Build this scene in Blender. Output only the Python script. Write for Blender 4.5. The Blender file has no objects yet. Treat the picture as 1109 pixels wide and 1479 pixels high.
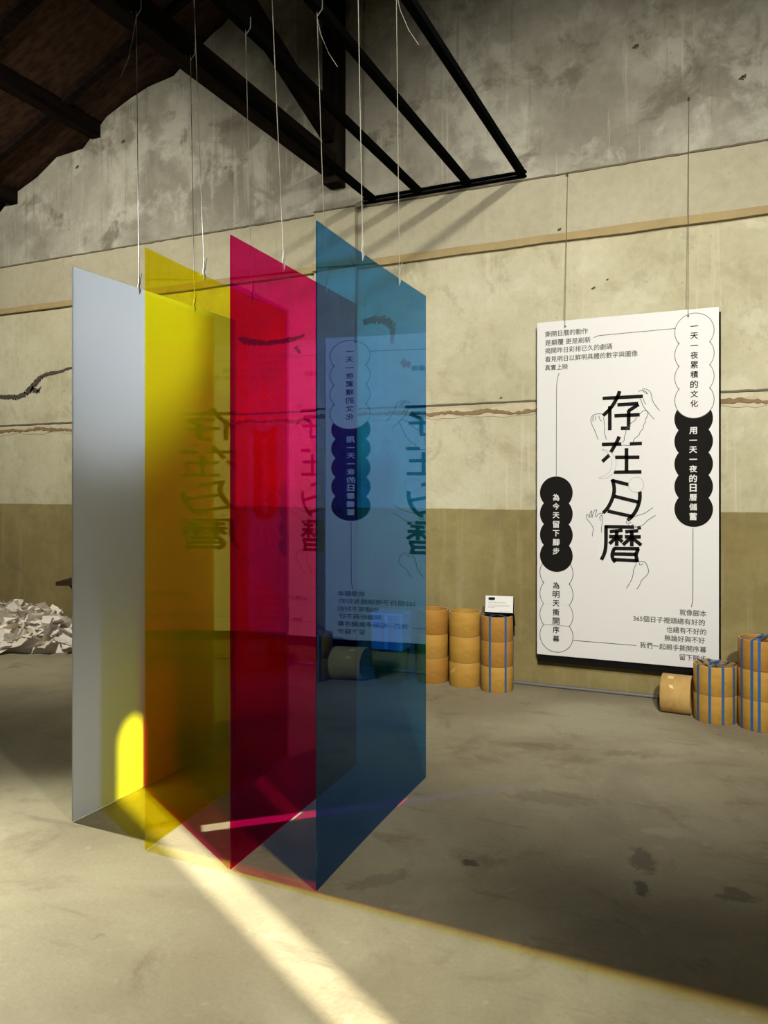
import bpy, math, random
from mathutils import Vector, Matrix

S = bpy.context.scene
COL = S.collection

# ------------------------------------------------------------------ camera
cam = bpy.data.cameras.new('camera')
cam.sensor_fit = 'HORIZONTAL'
cam.sensor_width = 36.0
cam.lens = 36.0 * 1105.0 / 1109.0
cam.shift_y = -(705.0 - 739.5) / 1109.0 * -1.0
cam.clip_start = 0.05
camo = bpy.data.objects.new('camera', cam)
COL.objects.link(camo)
camo.location = (0, 0, 1.5)
camo.rotation_euler = (math.radians(90), 0, math.radians(24.15))
S.camera = camo

# ------------------------------------------------------------------ view, world
vs = S.view_settings
S.display_settings.display_device = 'sRGB'
vs.view_transform = 'Standard'
vs.look = 'None'
vs.gamma = 1.0
vs.use_curve_mapping = False
vs.exposure = 0.0
cy = S.cycles
cy.max_bounces = 10
cy.diffuse_bounces = 4
cy.glossy_bounces = 6
cy.transmission_bounces = 8
cy.transparent_max_bounces = 40
cy.sample_clamp_indirect = 4.0
cy.caustics_reflective = False
cy.caustics_refractive = False
cy.use_denoising = True

w = bpy.data.worlds.new('world')
S.world = w
w.use_nodes = True
w.node_tree.nodes['Background'].inputs[0].default_value = (0.55, 0.62, 0.7, 1)
w.node_tree.nodes['Background'].inputs[1].default_value = 0.3


def aim(o, tgt):
    d = Vector(tgt) - o.location
    o.rotation_euler = d.to_track_quat('-Z', 'Y').to_euler()


def lamp(name, kind, loc, tgt, power, color=(1, 1, 1), size=0.1, angle=60, blend=0.5):
    l = bpy.data.lights.new(name, kind)
    l.energy = power
    l.color = color
    if kind == 'SPOT':
        l.spot_size = math.radians(angle)
        l.spot_blend = blend
        l.shadow_soft_size = size
    elif kind == 'POINT':
        l.shadow_soft_size = size
    o = bpy.data.objects.new(name, l)
    COL.objects.link(o)
    o.location = loc
    aim(o, tgt)
    return o


# daylight through the door that stands ajar in the right wall
SUN_AZ = Vector((-0.868, 0.4964, 0)).normalized()
SUN_EL = math.radians(14)
sun_dir = Vector((SUN_AZ.x * math.cos(SUN_EL), SUN_AZ.y * math.cos(SUN_EL), -math.sin(SUN_EL)))
sl = bpy.data.lights.new('sun', 'SUN')
sl.energy = 34.0
sl.angle = math.radians(0.6)
sl.color = (1.0, 0.92, 0.70)
so = bpy.data.objects.new('sun', sl)
COL.objects.link(so)
so.rotation_euler = sun_dir.to_track_quat('-Z', 'Y').to_euler()

# exhibition spotlights, an unseen fill added for the left wall, and a right-front light
lamp('wall_spot', 'SPOT', (1.0, -1.0, 3.93), (-1.1, 5.8, 1.7), 1850, (1.0, 0.94, 0.80), 0.12, 56, 0.9)
lamp('bar_spot', 'SPOT', (0.6, -1.0, 5.1), (-1.0, 5.8, 2.4), 1300, (1.0, 0.93, 0.78), 0.10, 56, 0.9)
lamp('floor_spot', 'SPOT', (-7.2, 2.63, 4.3), (-1.1, 0.7, 0.0), 3900, (1.0, 0.95, 0.74), 0.10, 46, 0.8)
lamp('panel_spot', 'SPOT', (-4.6, 3.4, 3.55), (-2.66, 2.93, 2.38), 5200, (0.93, 0.97, 1.0), 0.06, 34, 1.0)
lamp('left_wall_fill', 'SPOT', (-5.0, 1.4, 4.4), (-5.7, 5.8, 2.4), 1000, (1.0, 0.93, 0.77), 0.10, 92, 0.9)  # added lamp out of view, brightens the left wall and paper heap
lamp('right_spot', 'SPOT', (3.6, -0.45, 3.2), (-2.15, 2.75, 0.0), 1300, (1.0, 0.94, 0.78), 0.22, 19, 0.9)

# added area lamp standing in for the sunbeam thrown back by the yellow sheet
gl_ = bpy.data.lights.new('glint_stand_in', 'AREA')
gl_.shape = 'RECTANGLE'
gl_.size, gl_.size_y = 0.07, 0.34
gl_.spread = math.radians(3)
gl_.energy = 0.6
gl_.color = (1.0, 0.92, 0.70)
go_ = bpy.data.objects.new('glint_stand_in', gl_)
COL.objects.link(go_)
go_.location = (-2.165, 2.70, 0.19)
aim(go_, (-2.165 + .745, 2.70 + .667, 0.19 - .22))


# ------------------------------------------------------------------ node helpers
class NT:
    def __init__(self, name):
        self.m = bpy.data.materials.new(name)
        self.m.use_nodes = True
        self.t = self.m.node_tree
        self.t.nodes.clear()
        self.out = self.t.nodes.new('ShaderNodeOutputMaterial')

    def n(self, typ, **kw):
        nd = self.t.nodes.new('ShaderNode' + typ)
        for k, v in kw.items():
            setattr(nd, k, v)
        return nd

    def set(self, sock, v):
        if isinstance(v, bpy.types.NodeSocket):
            self.t.links.new(v, sock)
        elif v is not None:
            if isinstance(v, (tuple, list)) and len(v) == 3 and sock.type == 'RGBA':
                v = (*v, 1)
            sock.default_value = v

    def math(self, op, a, b=None, c=None, clamp=False):
        nd = self.n('Math', operation=op, use_clamp=clamp)
        for i, v in enumerate((a, b, c)):
            if v is not None:
                self.set(nd.inputs[i], v)
        return nd.outputs[0]

    def mix(self, f, a, b, mode='MIX'):
        nd = self.n('Mix', data_type='RGBA', blend_type=mode)
        self.set(nd.inputs['Factor'], f)
        self.set(nd.inputs[6], a)
        self.set(nd.inputs[7], b)
        return nd.outputs[2]

    def ramp(self, f, lo, hi):
        nd = self.n('MapRange', interpolation_type='SMOOTHSTEP')
        self.set(nd.inputs[0], f)
        self.set(nd.inputs[1], lo)
        self.set(nd.inputs[2], hi)
        return nd.outputs[0]

    def pos(self):
        return self.n('TexCoord').outputs['Object']

    def mapping(self, v, scale=(1, 1, 1), loc=(0, 0, 0), rot=(0, 0, 0)):
        nd = self.n('Mapping')
        self.set(nd.inputs[0], v)
        nd.inputs['Location'].default_value = loc
        nd.inputs['Rotation'].default_value = rot
        nd.inputs['Scale'].default_value = scale
        return nd.outputs[0]

    def noise(self, v, scale, detail=6, rough=0.6, dist=0.0):
        nd = self.n('TexNoise')
        self.set(nd.inputs['Vector'], v)
        nd.inputs['Scale'].default_value = scale
        nd.inputs['Detail'].default_value = detail
        nd.inputs['Roughness'].default_value = rough
        nd.inputs['Distortion'].default_value = dist
        return nd.outputs[0]

    def bsdf(self, color, rough=0.6, metal=0.0, spec=0.5, bump=None, bump_d=0.01, bump_s=0.4):
        p = self.n('BsdfPrincipled')
        self.set(p.inputs['Base Color'], color)
        self.set(p.inputs['Roughness'], rough)
        p.inputs['Metallic'].default_value = metal
        p.inputs['Specular IOR Level'].default_value = spec
        if bump is not None:
            b = self.n('Bump')
            b.inputs['Strength'].default_value = bump_s
            b.inputs['Distance'].default_value = bump_d
            self.set(b.inputs['Height'], bump)
            self.t.links.new(b.outputs[0], p.inputs['Normal'])
        self.t.links.new(p.outputs[0], self.out.inputs[0])
        return p


def simple(name, color, rough=0.6, metal=0.0, spec=0.5, var=0.12, scale=8.0, bump=0.0):
    k = NT(name)
    nz = k.noise(k.pos(), scale)
    dark = tuple(c * (1 - var) for c in color)
    lite = tuple(min(1, c * (1 + var)) for c in color)
    c = k.mix(nz, dark, lite)
    k.bsdf(c, rough, metal, spec, nz if bump else None, 0.003, bump)
    return k.m


# ------------------------------------------------------------------ materials
def wall_material():
    k = NT('aged_painted_plaster')
    p = k.pos()
    sep = k.n('SeparateXYZ')
    k.set(sep.inputs[0], p)
    z = sep.outputs[2]
    wob = k.noise(p, 3.0, 3)
    zz = k.math('ADD', z, k.math('MULTIPLY', k.math('SUBTRACT', wob, 0.5), 0.015))
    # three coats: olive dado, cream middle, raw grey render above the joint
    n1 = k.noise(p, 0.9, 8, 0.62)
    n2 = k.noise(k.mapping(p, (1, 1, 1), (3, 7, 1)), 2.6, 8, 0.65, 0.3)
    n3 = k.noise(p, 14, 5, 0.7)
    n4w = k.noise(k.mapping(p, (1, 1, .7), (2, 9, 5)), 5.5, 8, 0.72, 0.4)
    drip = k.noise(k.mapping(p, (9, 9, 0.55)), 1.6, 6, 0.6)
    drip2 = k.noise(k.mapping(p, (26, 26, 0.8), (5, 0, 2)), 1.0, 4, 0.6)
    dado = k.mix(k.ramp(n1, 0.35, 0.7), (0.185, 0.150, 0.062), (0.26, 0.22, 0.10))
    dado = k.mix(k.math('MULTIPLY', k.ramp(drip, 0.52, 0.72), 0.45), dado, (0.30, 0.26, 0.15))
    dado = k.mix(k.math('MULTIPLY', k.ramp(n2, 0.52, 0.72), 0.65), dado, (0.16, 0.135, 0.07))
    cream = k.mix(k.ramp(n1, 0.35, 0.68), (0.37, 0.350, 0.235), (0.47, 0.45, 0.335))
    cream = k.mix(k.math('MULTIPLY', k.ramp(n2, 0.53, 0.70), 0.55), cream, (0.31, 0.275, 0.18))
    upper = k.mix(k.ramp(n1, 0.38, 0.62), (0.20, 0.19, 0.155), (0.33, 0.32, 0.27))
    pale = k.math('MULTIPLY', k.ramp(n2, 0.48, 0.64), 0.75)
    upper = k.mix(pale, upper, (0.42, 0.415, 0.36))
    blot = k.noise(k.mapping(p, (1, 1, 1.2), (11, 2, 4)), 1.7, 9, 0.68, 0.5)
    upper = k.mix(k.math('MULTIPLY', k.ramp(blot, 0.55, 0.66), 0.75), upper, (0.12, 0.108, 0.08))
    upper = k.mix(k.math('MULTIPLY', k.ramp(drip, 0.54, 0.72), 0.5), upper, (0.16, 0.148, 0.11))
    upper = k.mix(k.math('MULTIPLY', k.ramp(drip2, 0.60, 0.70), 0.45), upper, (0.46, 0.45, 0.39))
    cream = k.mix(k.math('MULTIPLY', k.ramp(drip2, 0.58, 0.70), 0.35), cream, (0.55, 0.52, 0.42))
    cream = k.mix(k.math('MULTIPLY', k.ramp(blot, 0.58, 0.70), 0.45), cream, (0.30, 0.265, 0.17))
    cream = k.mix(k.math('MULTIPLY', k.ramp(n4w, 0.54, 0.64), 0.5), cream, (0.30, 0.285, 0.20))
    cream = k.mix(k.math('MULTIPLY', k.ramp(n2, 0.46, 0.36), 0.5), cream, (0.52, 0.51, 0.41))
    # weathered drips high up; a darker, greyer tone above the ledge
    midrip = k.math('MULTIPLY', k.math('MULTIPLY', k.ramp(drip, 0.56, 0.75), k.ramp(z, 2.9, 3.7)), 0.5)
    cream = k.mix(midrip, cream, (0.27, 0.235, 0.15))
    band = k.ramp(z, 3.37, 3.42)
    cream = k.mix(k.math('MULTIPLY', band, 0.65), cream, k.mix(n2, (0.28, 0.26, 0.19), (0.38, 0.36, 0.28)))
    m1 = k.ramp(zz, 1.330, 1.340)
    m2 = k.ramp(zz, 3.855, 3.868)
    c = k.mix(m1, dado, cream)
    c = k.mix(m2, c, upper)
    c = k.mix(k.math('MULTIPLY', k.ramp(n3, 0.62, 0.72), 0.35), c, (0.17, 0.145, 0.09))
    c = k.mix(0.45, c, k.mix(n3, (0.2, 0.2, 0.2), (0.8, 0.8, 0.8)), 'SOFT_LIGHT')
    h = k.math('ADD', k.math('MULTIPLY', n2, 0.7), k.math('MULTIPLY', n3, 0.3))
    k.bsdf(c, 0.85, 0, 0.25, h, 0.02, 0.45)
    return k.m


def floor_material():
    k = NT('worn_concrete_floor')
    p = k.pos()
    sep = k.n('SeparateXYZ')
    k.set(sep.inputs[0], p)
    n1 = k.noise(p, 0.8, 8, 0.6, 0.4)
    n2 = k.noise(k.mapping(p, (1, 1, 1), (4, 1, 0)), 2.4, 8, 0.66, 0.6)
    n3 = k.noise(p, 9, 7, 0.7)
    n4 = k.noise(p, 60, 4, 0.7)
    rub = k.noise(k.mapping(p, (1.2, 6, 1), rot=(0, 0, 0.35)), 1.5, 6, 0.6)
    c = k.mix(k.ramp(n1, 0.34, 0.66), (0.255, 0.225, 0.155), (0.37, 0.34, 0.245))
    c = k.mix(k.math('MULTIPLY', k.ramp(n2, 0.54, 0.74), 0.7), c, (0.17, 0.135, 0.09))
    c = k.mix(k.math('MULTIPLY', k.ramp(rub, 0.58, 0.74), 0.5), c, (0.15, 0.12, 0.085))
    c = k.mix(k.math('MULTIPLY', k.ramp(n3, 0.57, 0.72), 0.35), c, (0.47, 0.44, 0.34))
    c = k.mix(k.math('MULTIPLY', k.ramp(n3, 0.40, 0.28), 0.5), c, (0.14, 0.12, 0.085))
    c = k.mix(0.5, c, k.mix(n4, (0.25, 0.25, 0.25), (0.75, 0.75, 0.75)), 'SOFT_LIGHT')
    # stains and one scuffed pale print with shapes of their own
    spots = [(-0.245, 3.55, .10, .055, .3, (0.40, 0.35, 0.27), .75),
             (-0.31, 3.25, .055, .11, .2, (0.07, 0.055, 0.04), .6),
             (-0.29, 3.02, .03, .07, .1, (0.08, 0.06, 0.045), .8),
             (0.03, 3.10, .07, .06, .4, (0.08, 0.065, 0.05), .6),
             (-1.02, 4.42, .22, .07, .3, (0.10, 0.075, 0.05), .35),
             (-0.55, 4.50, .13, .05, .5, (0.10, 0.075, 0.05), .35),
             (-0.94, 2.93, .04, .035, .1, (0.06, 0.05, 0.04), .8),
             (-0.43, 2.10, .04, .02, .2, (0.04, 0.035, 0.03), .9),
             (-1.22, 2.66, .14, .05, .9, (0.09, 0.07, 0.05), .35),
             (-0.75, 3.72, .25, .10, .2, (0.11, 0.085, 0.06), .3)]
    wv = k.noise(p, 16, 4, 0.7)
    for (x, y, rx, ry, rot, col, amt) in spots:
        mp = k.n('Mapping', vector_type='TEXTURE')
        k.set(mp.inputs[0], p)
        mp.inputs['Location'].default_value = (x, y, 0)
        mp.inputs['Rotation'].default_value = (0, 0, rot)
        mp.inputs['Scale'].default_value = (rx, ry, 1)
        ln = k.n('VectorMath', operation='LENGTH')
        k.set(ln.inputs[0], mp.outputs[0])
        d = k.math('ADD', ln.outputs['Value'], k.math('MULTIPLY', k.math('SUBTRACT', wv, 0.5), 2.2))
        f = k.math('MULTIPLY', k.ramp(d, 1.1, 0.6), amt)
        c = k.mix(f, c, col)
    r = k.math('ADD', 0.52, k.math('MULTIPLY', n2, 0.25))
    h = k.math('ADD', k.math('MULTIPLY', n3, 0.6), k.math('MULTIPLY', n4, 0.4))
    k.bsdf(c, r, 0, 0.35, h, 0.006, 0.35)
    return k.m


def acrylic(name, trans, sheen):
    """clear coloured sheet: each face tints by the square root of the sheet's colour and reflects by Fresnel"""
    k = NT(name)
    g = k.n('NewGeometry')
    ior = k.math('ADD', k.math('MULTIPLY', g.outputs['Backfacing'], 1 / 1.49 - 1.49), 1.49)
    fr = k.n('Fresnel')
    k.set(fr.inputs[0], ior)
    tr = k.n('BsdfTransparent')
    tr.inputs[0].default_value = (*[math.sqrt(c) for c in trans], 1)
    gl = k.n('BsdfGlossy')
    gl.inputs['Roughness'].default_value = 0.0
    gl.inputs['Color'].default_value = (*sheen, 1)
    mx = k.n('MixShader')
    k.set(mx.inputs[0], fr.outputs[0])
    k.t.links.new(tr.outputs[0], mx.inputs[1])
    k.t.links.new(gl.outputs[0], mx.inputs[2])
    k.t.links.new(mx.outputs[0], k.out.inputs[0])
    return k.m


def frosted(name):
    k = NT(name)
    df = k.n('BsdfDiffuse')
    df.inputs[0].default_value = (0.50, 0.53, 0.56, 1)
    tl = k.n('BsdfTranslucent')
    tl.inputs[0].default_value = (0.54, 0.56, 0.58, 1)
    m1 = k.n('MixShader')
    m1.inputs[0].default_value = 0.45
    k.t.links.new(df.outputs[0], m1.inputs[1])
    k.t.links.new(tl.outputs[0], m1.inputs[2])
    gl = k.n('BsdfGlossy')
    gl.inputs['Roughness'].default_value = 0.28
    fr = k.n('Fresnel')
    fr.inputs[0].default_value = 1.45
    m2 = k.n('MixShader')
    k.set(m2.inputs[0], k.math('MULTIPLY', fr.outputs[0], 0.6))
    k.t.links.new(m1.outputs[0], m2.inputs[1])
    k.t.links.new(gl.outputs[0], m2.inputs[2])
    k.t.links.new(m2.outputs[0], k.out.inputs[0])
    return k.m


def wood_material(name, a, b, axis='Y'):
    k = NT(name)
    sc = {'X': (1, 9, 9), 'Y': (9, 1, 9), 'Z': (9, 9, 1)}[axis]
    g = k.noise(k.mapping(k.pos(), sc), 2.2, 6, 0.6, 0.3)
    c = k.mix(k.ramp(g, 0.3, 0.7), a, b)
    k.bsdf(c, 0.85, 0, 0.02, g, 0.005, 0.4)
    return k.m


def card_material(name, a, b):
    k = NT(name)
    p = k.pos()
    g = k.noise(k.mapping(p, (1, 1, 2.2)), 9, 6, 0.65)
    st = k.noise(p, 5, 6, 0.65)
    c = k.mix(k.ramp(g, 0.3, 0.7), a, b)
    c = k.mix(k.math('MULTIPLY', k.ramp(st, 0.56, 0.70), 0.4), c, tuple(x * 0.55 for x in a))
    k.bsdf(c, 0.7, 0, 0.3)
    return k.m


def film_material(name):
    k = NT(name)
    tr = k.n('BsdfTransparent')
    tr.inputs[0].default_value = (0.9, 0.93, 0.95, 1)
    df = k.n('BsdfPrincipled')
    df.inputs['Base Color'].default_value = (0.72, 0.78, 0.80, 1)
    df.inputs['Roughness'].default_value = 0.2
    nz = k.noise(k.pos(), 22, 5, 0.7)
    mx = k.n('MixShader')
    k.set(mx.inputs[0], k.math('ADD', 0.45, k.math('MULTIPLY', nz, 0.4)))
    k.t.links.new(tr.outputs[0], mx.inputs[1])
    k.t.links.new(df.outputs[0], mx.inputs[2])
    k.t.links.new(mx.outputs[0], k.out.inputs[0])
    return k.m


M = {}
M['wall'] = wall_material()
M['floor'] = floor_material()
M['dark_wall'] = simple('dim_hall_plaster', (0.20, 0.18, 0.13), 0.9, var=0.3, scale=1.5)
M['roof'] = wood_material('brown_roof_boards', (0.030, 0.017, 0.012), (0.065, 0.037, 0.026), 'X')
M['timber'] = wood_material('black_brown_timber', (0.007, 0.005, 0.004), (0.017, 0.011, 0.009), 'Y')
M['timber_v'] = wood_material('black_timber_post', (0.008, 0.007, 0.006), (0.02, 0.015, 0.012), 'Z')
M['steel'] = simple('black_painted_steel', (0.004, 0.0045, 0.005), 0.5, 0.0, 0.0, 0.3)
M['ledge'] = simple('ochre_ledge_mortar', (0.30, 0.235, 0.115), 0.85, var=0.3, scale=7, bump=0.4)
M['joint'] = simple('dark_joint_line', (0.12, 0.10, 0.07), 0.9, var=0.35, scale=12)
M['crumble'] = simple('exposed_brown_mortar', (0.19, 0.135, 0.07), 0.95, var=0.45, scale=18, bump=0.8)
M['chip'] = simple('broken_plaster_edge', (0.46, 0.41, 0.30), 0.9, var=0.3, scale=14, bump=0.6)
M['crack'] = simple('soot_dark_crack', (0.06, 0.052, 0.04), 0.95, var=0.4, scale=14)
M['yellow'] = acrylic('yellow_clear_acrylic', (0.86, 0.78, 0.006), (1.0, 0.92, 0.30))
M['magenta'] = acrylic('magenta_clear_acrylic', (0.72, 0.002, 0.19), (1.0, 0.24, 0.50))
M['blue'] = acrylic('blue_clear_acrylic', (0.014, 0.22, 0.64), (0.50, 0.78, 1.0))
M['frost'] = frosted('grey_frosted_acrylic')
M['wire'] = simple('pale_twine', (0.17, 0.165, 0.14), 0.7)
M['dark_wire'] = simple('thin_dark_wire', (0.16, 0.14, 0.10), 0.6)
M['white'] = simple('white_poster_board', (0.59, 0.60, 0.63), 0.55, var=0.01)
M['ink'] = simple('black_print', (0.009, 0.0085, 0.008), 0.7, 0, 0.05, var=0.05)
M['line'] = simple('fine_grey_print', (0.05, 0.048, 0.045), 0.5, var=0.05)
M['soft'] = simple('pale_grey_print', (0.30, 0.29, 0.28), 0.5, var=0.05)
M['black'] = simple('matt_black', (0.006, 0.006, 0.006), 0.8, 0, 0.05, var=0.1)
M['card_a'] = card_material('ochre_cardboard', (0.36, 0.200, 0.032), (0.42, 0.240, 0.045))
M['card_b'] = card_material('brown_cardboard', (0.31, 0.150, 0.022), (0.36, 0.180, 0.032))
M['card_c'] = card_material('tan_cardboard', (0.42, 0.265, 0.085), (0.48, 0.315, 0.115))
M['card_in'] = simple('cardboard_cut_edge', (0.50, 0.36, 0.17), 0.85, var=0.2, scale=30)
M['strap'] = simple('blue_plastic_strap', (0.02, 0.10, 0.28), 0.4, var=0.15)
M['tape'] = simple('pale_yellow_tape', (0.72, 0.54, 0.24), 0.5)
M['redmark'] = simple('dark_red_mark', (0.25, 0.02, 0.02), 0.6)
M['pipe'] = simple('grey_conduit', (0.13, 0.135, 0.14), 0.5)
M['paper'] = simple('white_torn_paper', (0.78, 0.74, 0.69), 0.9, var=0.06, scale=5)
M['paper_b'] = simple('cream_torn_paper', (0.70, 0.63, 0.53), 0.9, var=0.08, scale=5)
M['film'] = film_material('clear_wrapping_film')
M['table'] = wood_material('dark_stained_table', (0.020, 0.013, 0.009), (0.05, 0.034, 0.024), 'X')


# ------------------------------------------------------------------ mesh helpers
class MB:
    def __init__(self):
        self.v, self.f, self.s = [], [], []

    def add(self, vs_, fs, smooth=False):
        o = len(self.v)
        self.v += [tuple(x) for x in vs_]
        self.f += [tuple(i + o for i in q) for q in fs]
        self.s += [smooth] * len(fs)
        return self

    def box(self, x0, x1, y0, y1, z0, z1):
        vs_ = [(x, y, z) for z in (z0, z1) for y in (y0, y1) for x in (x0, x1)]
        return self.add(vs_, [(0, 2, 3, 1), (4, 5, 7, 6), (0, 1, 5, 4), (2, 6, 7, 3), (0, 4, 6, 2), (1, 3, 7, 5)])

    def prism(self, poly, axis, a, b):
        """poly of 2D points extruded along an axis: 'y' -> (x,z), 'z' -> (x,y), 'x' -> (y,z)"""
        mk = {'y': lambda p, t: (p[0], t, p[1]), 'z': lambda p, t: (p[0], p[1], t), 'x': lambda p, t: (t, p[0], p[1])}[axis]
        n = len(poly)
        vs_ = [mk(p, a) for p in poly] + [mk(p, b) for p in poly]
        fs = [tuple(range(n)), tuple(range(2 * n - 1, n - 1, -1))]
        fs += [(i, i + n, (i + 1) % n + n, (i + 1) % n) for i in range(n)]
        return self.add(vs_, fs)

    def bar(self, a, b, wd, ht, up=(0, 0, 1)):
        a, b = Vector(a), Vector(b)
        d = (b - a).normalized()
        upv = Vector(up)
        sx = d.cross(upv).normalized()
        uz = sx.cross(d).normalized()
        vs_ = []
        for p in (a, b):
            for su, sv in ((-1, -1), (1, -1), (1, 1), (-1, 1)):
                vs_.append(p + sx * su * wd / 2 + uz * sv * ht / 2)
        return self.add(vs_, [(0, 1, 2, 3), (7, 6, 5, 4), (0, 4, 5, 1), (1, 5, 6, 2), (2, 6, 7, 3), (3, 7, 4, 0)])

    def tube(self, pts, r, n=8):
        pts = [Vector(p) for p in pts]
        rings = []
        for i, p in enumerate(pts):
            t = (pts[min(i + 1, len(pts) - 1)] - pts[max(i - 1, 0)]).normalized()
            ref = Vector((1, 0, 0)) if abs(t.x) < 0.8 else Vector((0, 1, 0))
            u = t.cross(ref).normalized()
            v = t.cross(u)
            rr = r[i] if isinstance(r, (list, tuple)) else r
            rings.append([p + (u * math.cos(2 * math.pi * j / n) + v * math.sin(2 * math.pi * j / n)) * rr for j in range(n)])
        vs_ = [q for rg in rings for q in rg]
        fs = []
        for i in range(len(pts) - 1):
            for j in range(n):
                a_, b_ = i * n + j, i * n + (j + 1) % n
                fs.append((a_, b_, b_ + n, a_ + n))
        fs.append(tuple(range(n - 1, -1, -1)))
        fs.append(tuple(range((len(pts) - 1) * n, len(pts) * n)))
        return self.add(vs_, fs, True)

    def lathe(self, prof, n=48, cx=0, cy_=0, closed=True):
        """prof: (r, z) pairs, revolved about z; closed joins last to first"""
        k = len(prof)
        vs_ = [(cx + r * math.cos(2 * math.pi * j / n), cy_ + r * math.sin(2 * math.pi * j / n), z) for (r, z) in prof for j in range(n)]
        fs = []
        for i in range(k if closed else k - 1):
            i2 = (i + 1) % k
            for j in range(n):
                j2 = (j + 1) % n
                fs.append((i * n + j, i * n + j2, i2 * n + j2, i2 * n + j))
        return self.add(vs_, fs, True)

    def build(self, name, mat, parent=None, loc=None, rot=None):
        me = bpy.data.meshes.new(name)
        me.from_pydata([tuple(v) for v in self.v], [], self.f)
        mats = mat if isinstance(mat, list) else [mat]
        for m_ in mats:
            me.materials.append(m_)
        for p_, s_ in zip(me.polygons, self.s):
            p_.use_smooth = s_
        me.update()
        import bmesh
        bm = bmesh.new()
        bm.from_mesh(me)
        bmesh.ops.recalc_face_normals(bm, faces=bm.faces)
        bm.to_mesh(me)
        bm.free()
        if any(self.s):
            me.set_sharp_from_angle(angle=math.radians(40))
        o = bpy.data.objects.new(name, me)
        COL.objects.link(o)
        if parent:
            o.parent = parent
        if loc:
            o.location = loc
        if rot:
            o.rotation_euler = rot
        return o


def bevel(o, wd, seg=2):
    md = o.modifiers.new('bevel', 'BEVEL')
    md.width = wd
    md.segments = seg
    md.limit_method = 'ANGLE'
    return o


def tag(o, label, cat, group=None):
    o['label'] = label
    o['category'] = cat
    if group:
        o['group'] = group
    return o


def struct(o):
    o['kind'] = 'structure'
    return o


def empty(name, loc, rz=0.0):
    o = bpy.data.objects.new(name, None)
    o.empty_display_size = 0.1
    COL.objects.link(o)
    o.location = loc
    o.rotation_euler = (0, 0, rz)
    return o


# ------------------------------------------------------------------ the hall
WY = 5.8          # gable wall face
LX, RX, FY = -8.5, 4.0, -6.0
RIDGE = 0.5


def roof_z(x):
    return 5.91 + 0.425 * (x + 3.97) if x <= RIDGE else 5.91 + 0.425 * (2 * RIDGE - x + 3.97)


struct(MB().box(LX - .3, RX + .3, FY - .3, WY + .3, -0.2, 0.0).build('floor', M['floor']))
gable = [(LX, 0), (RX, 0), (RX, roof_z(RX)), (RIDGE, roof_z(RIDGE)), (LX, roof_z(LX))]
# broken, uneven top edge of the plaster under the left roof slope
rnd = random.Random(5)
edge = []
x = RIDGE - 0.1
while x > LX + 0.2:
    edge.append((x, roof_z(x) - 0.02 - rnd.random() * 0.05 - (0.09 if rnd.random() < 0.25 else 0)))
    x -= 0.12 + rnd.random() * 0.25
gable_top = [(LX, 0), (RX, 0), (RX, roof_z(RX)), (RIDGE, roof_z(RIDGE))] + edge + [(LX, roof_z(LX) - 0.05)]
wall_back = struct(MB().prism(gable_top, 'y', WY, WY + 0.25).build('wall_back', M['wall']))
struct(MB().prism(gable, 'y', WY + 0.25, WY + 0.35).build('trim_5', M['timber']))
struct(MB().prism(gable, 'y', FY - 0.2, FY).build('wall_front', M['dark_wall']))
struct(MB().box(LX - .2, LX, FY, WY, 0, roof_z(LX)).build('wall_left', M['dark_wall']))
# right wall with the gap of the door that stands ajar
SY0, SY1, SH = -1.000, -0.815, 2.30
rw = MB()
rw.box(RX, RX + .06, FY, SY0, 0, roof_z(RX))
rw.box(RX, RX + .06, SY1, WY, 0, roof_z(RX))
arch = [(SY0, roof_z(RX)), (SY0, SH - .11)]
for i in range(1, 12):
    a = math.pi * (1 - i / 12)
    arch.append(((SY0 + SY1) / 2 + (SY1 - SY0) / 2 * math.cos(a), SH - .11 + .11 * math.sin(a)))
arch += [(SY1, SH - .11), (SY1, roof_z(RX))]
rw.prism(arch, 'x', RX, RX + .06)
struct(rw.build('wall_right', M['dark_wall']))
rf = MB()
for (xa, xb) in ((LX - .2, RIDGE), (RIDGE, RX + .2)):
    za, zb = roof_z(xa), roof_z(xb)
    rf.prism([(xa, za), (xb, zb), (xb, zb + .12), (xa, za + .12)], 'y', FY - .2, WY + .35)
struct(rf.build('ceiling', M['roof']))

# ledges and joints on the gable wall
PX0, PX1, PD = -3.23, -2.84, 0.06      # shallow pilaster
tr = MB().box(PX0, PX1, WY - PD, WY, 0, 3.86).box(PX0 + .03, PX1 + .06, WY - PD + .015, WY, 3.86, roof_z(PX0) - .1)
struct(tr.build('trim_4', M['wall']))


def strip(mb, x0, x1, zc, h, depth, seed, jag=0.0, step=0.05, y=WY, wander=0.0):
    """a raised band along the wall with uneven edges"""
    r = random.Random(seed)
    n = max(2, int((x1 - x0) / step))
    ph = [r.random() * 6.28 for _ in range(4)]
    xs = [x0 + (x1 - x0) * i / n for i in range(n + 1)]
    wd = [wander * (math.sin(3.1 * x + ph[0]) + .7 * math.sin(7.3 * x + ph[1]) + .5 * math.sin(17 * x + ph[2])) for x in xs]
    hv = [1 if not wander else .5 + .5 * abs(math.sin(5.3 * x + ph[3])) for x in xs]
    top = [(x, zc + w_ + h / 2 * q + (r.random() - .5) * jag) for x, w_, q in zip(xs, wd, hv)]
    bot = [(x, zc + w_ - h / 2 * q + (r.random() - .5) * jag) for x, w_, q in zip(xs, wd, hv)]
    for i in range(n):
        mb.prism([bot[i], bot[i + 1], top[i + 1], top[i]], 'y', y - depth, y)


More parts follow.
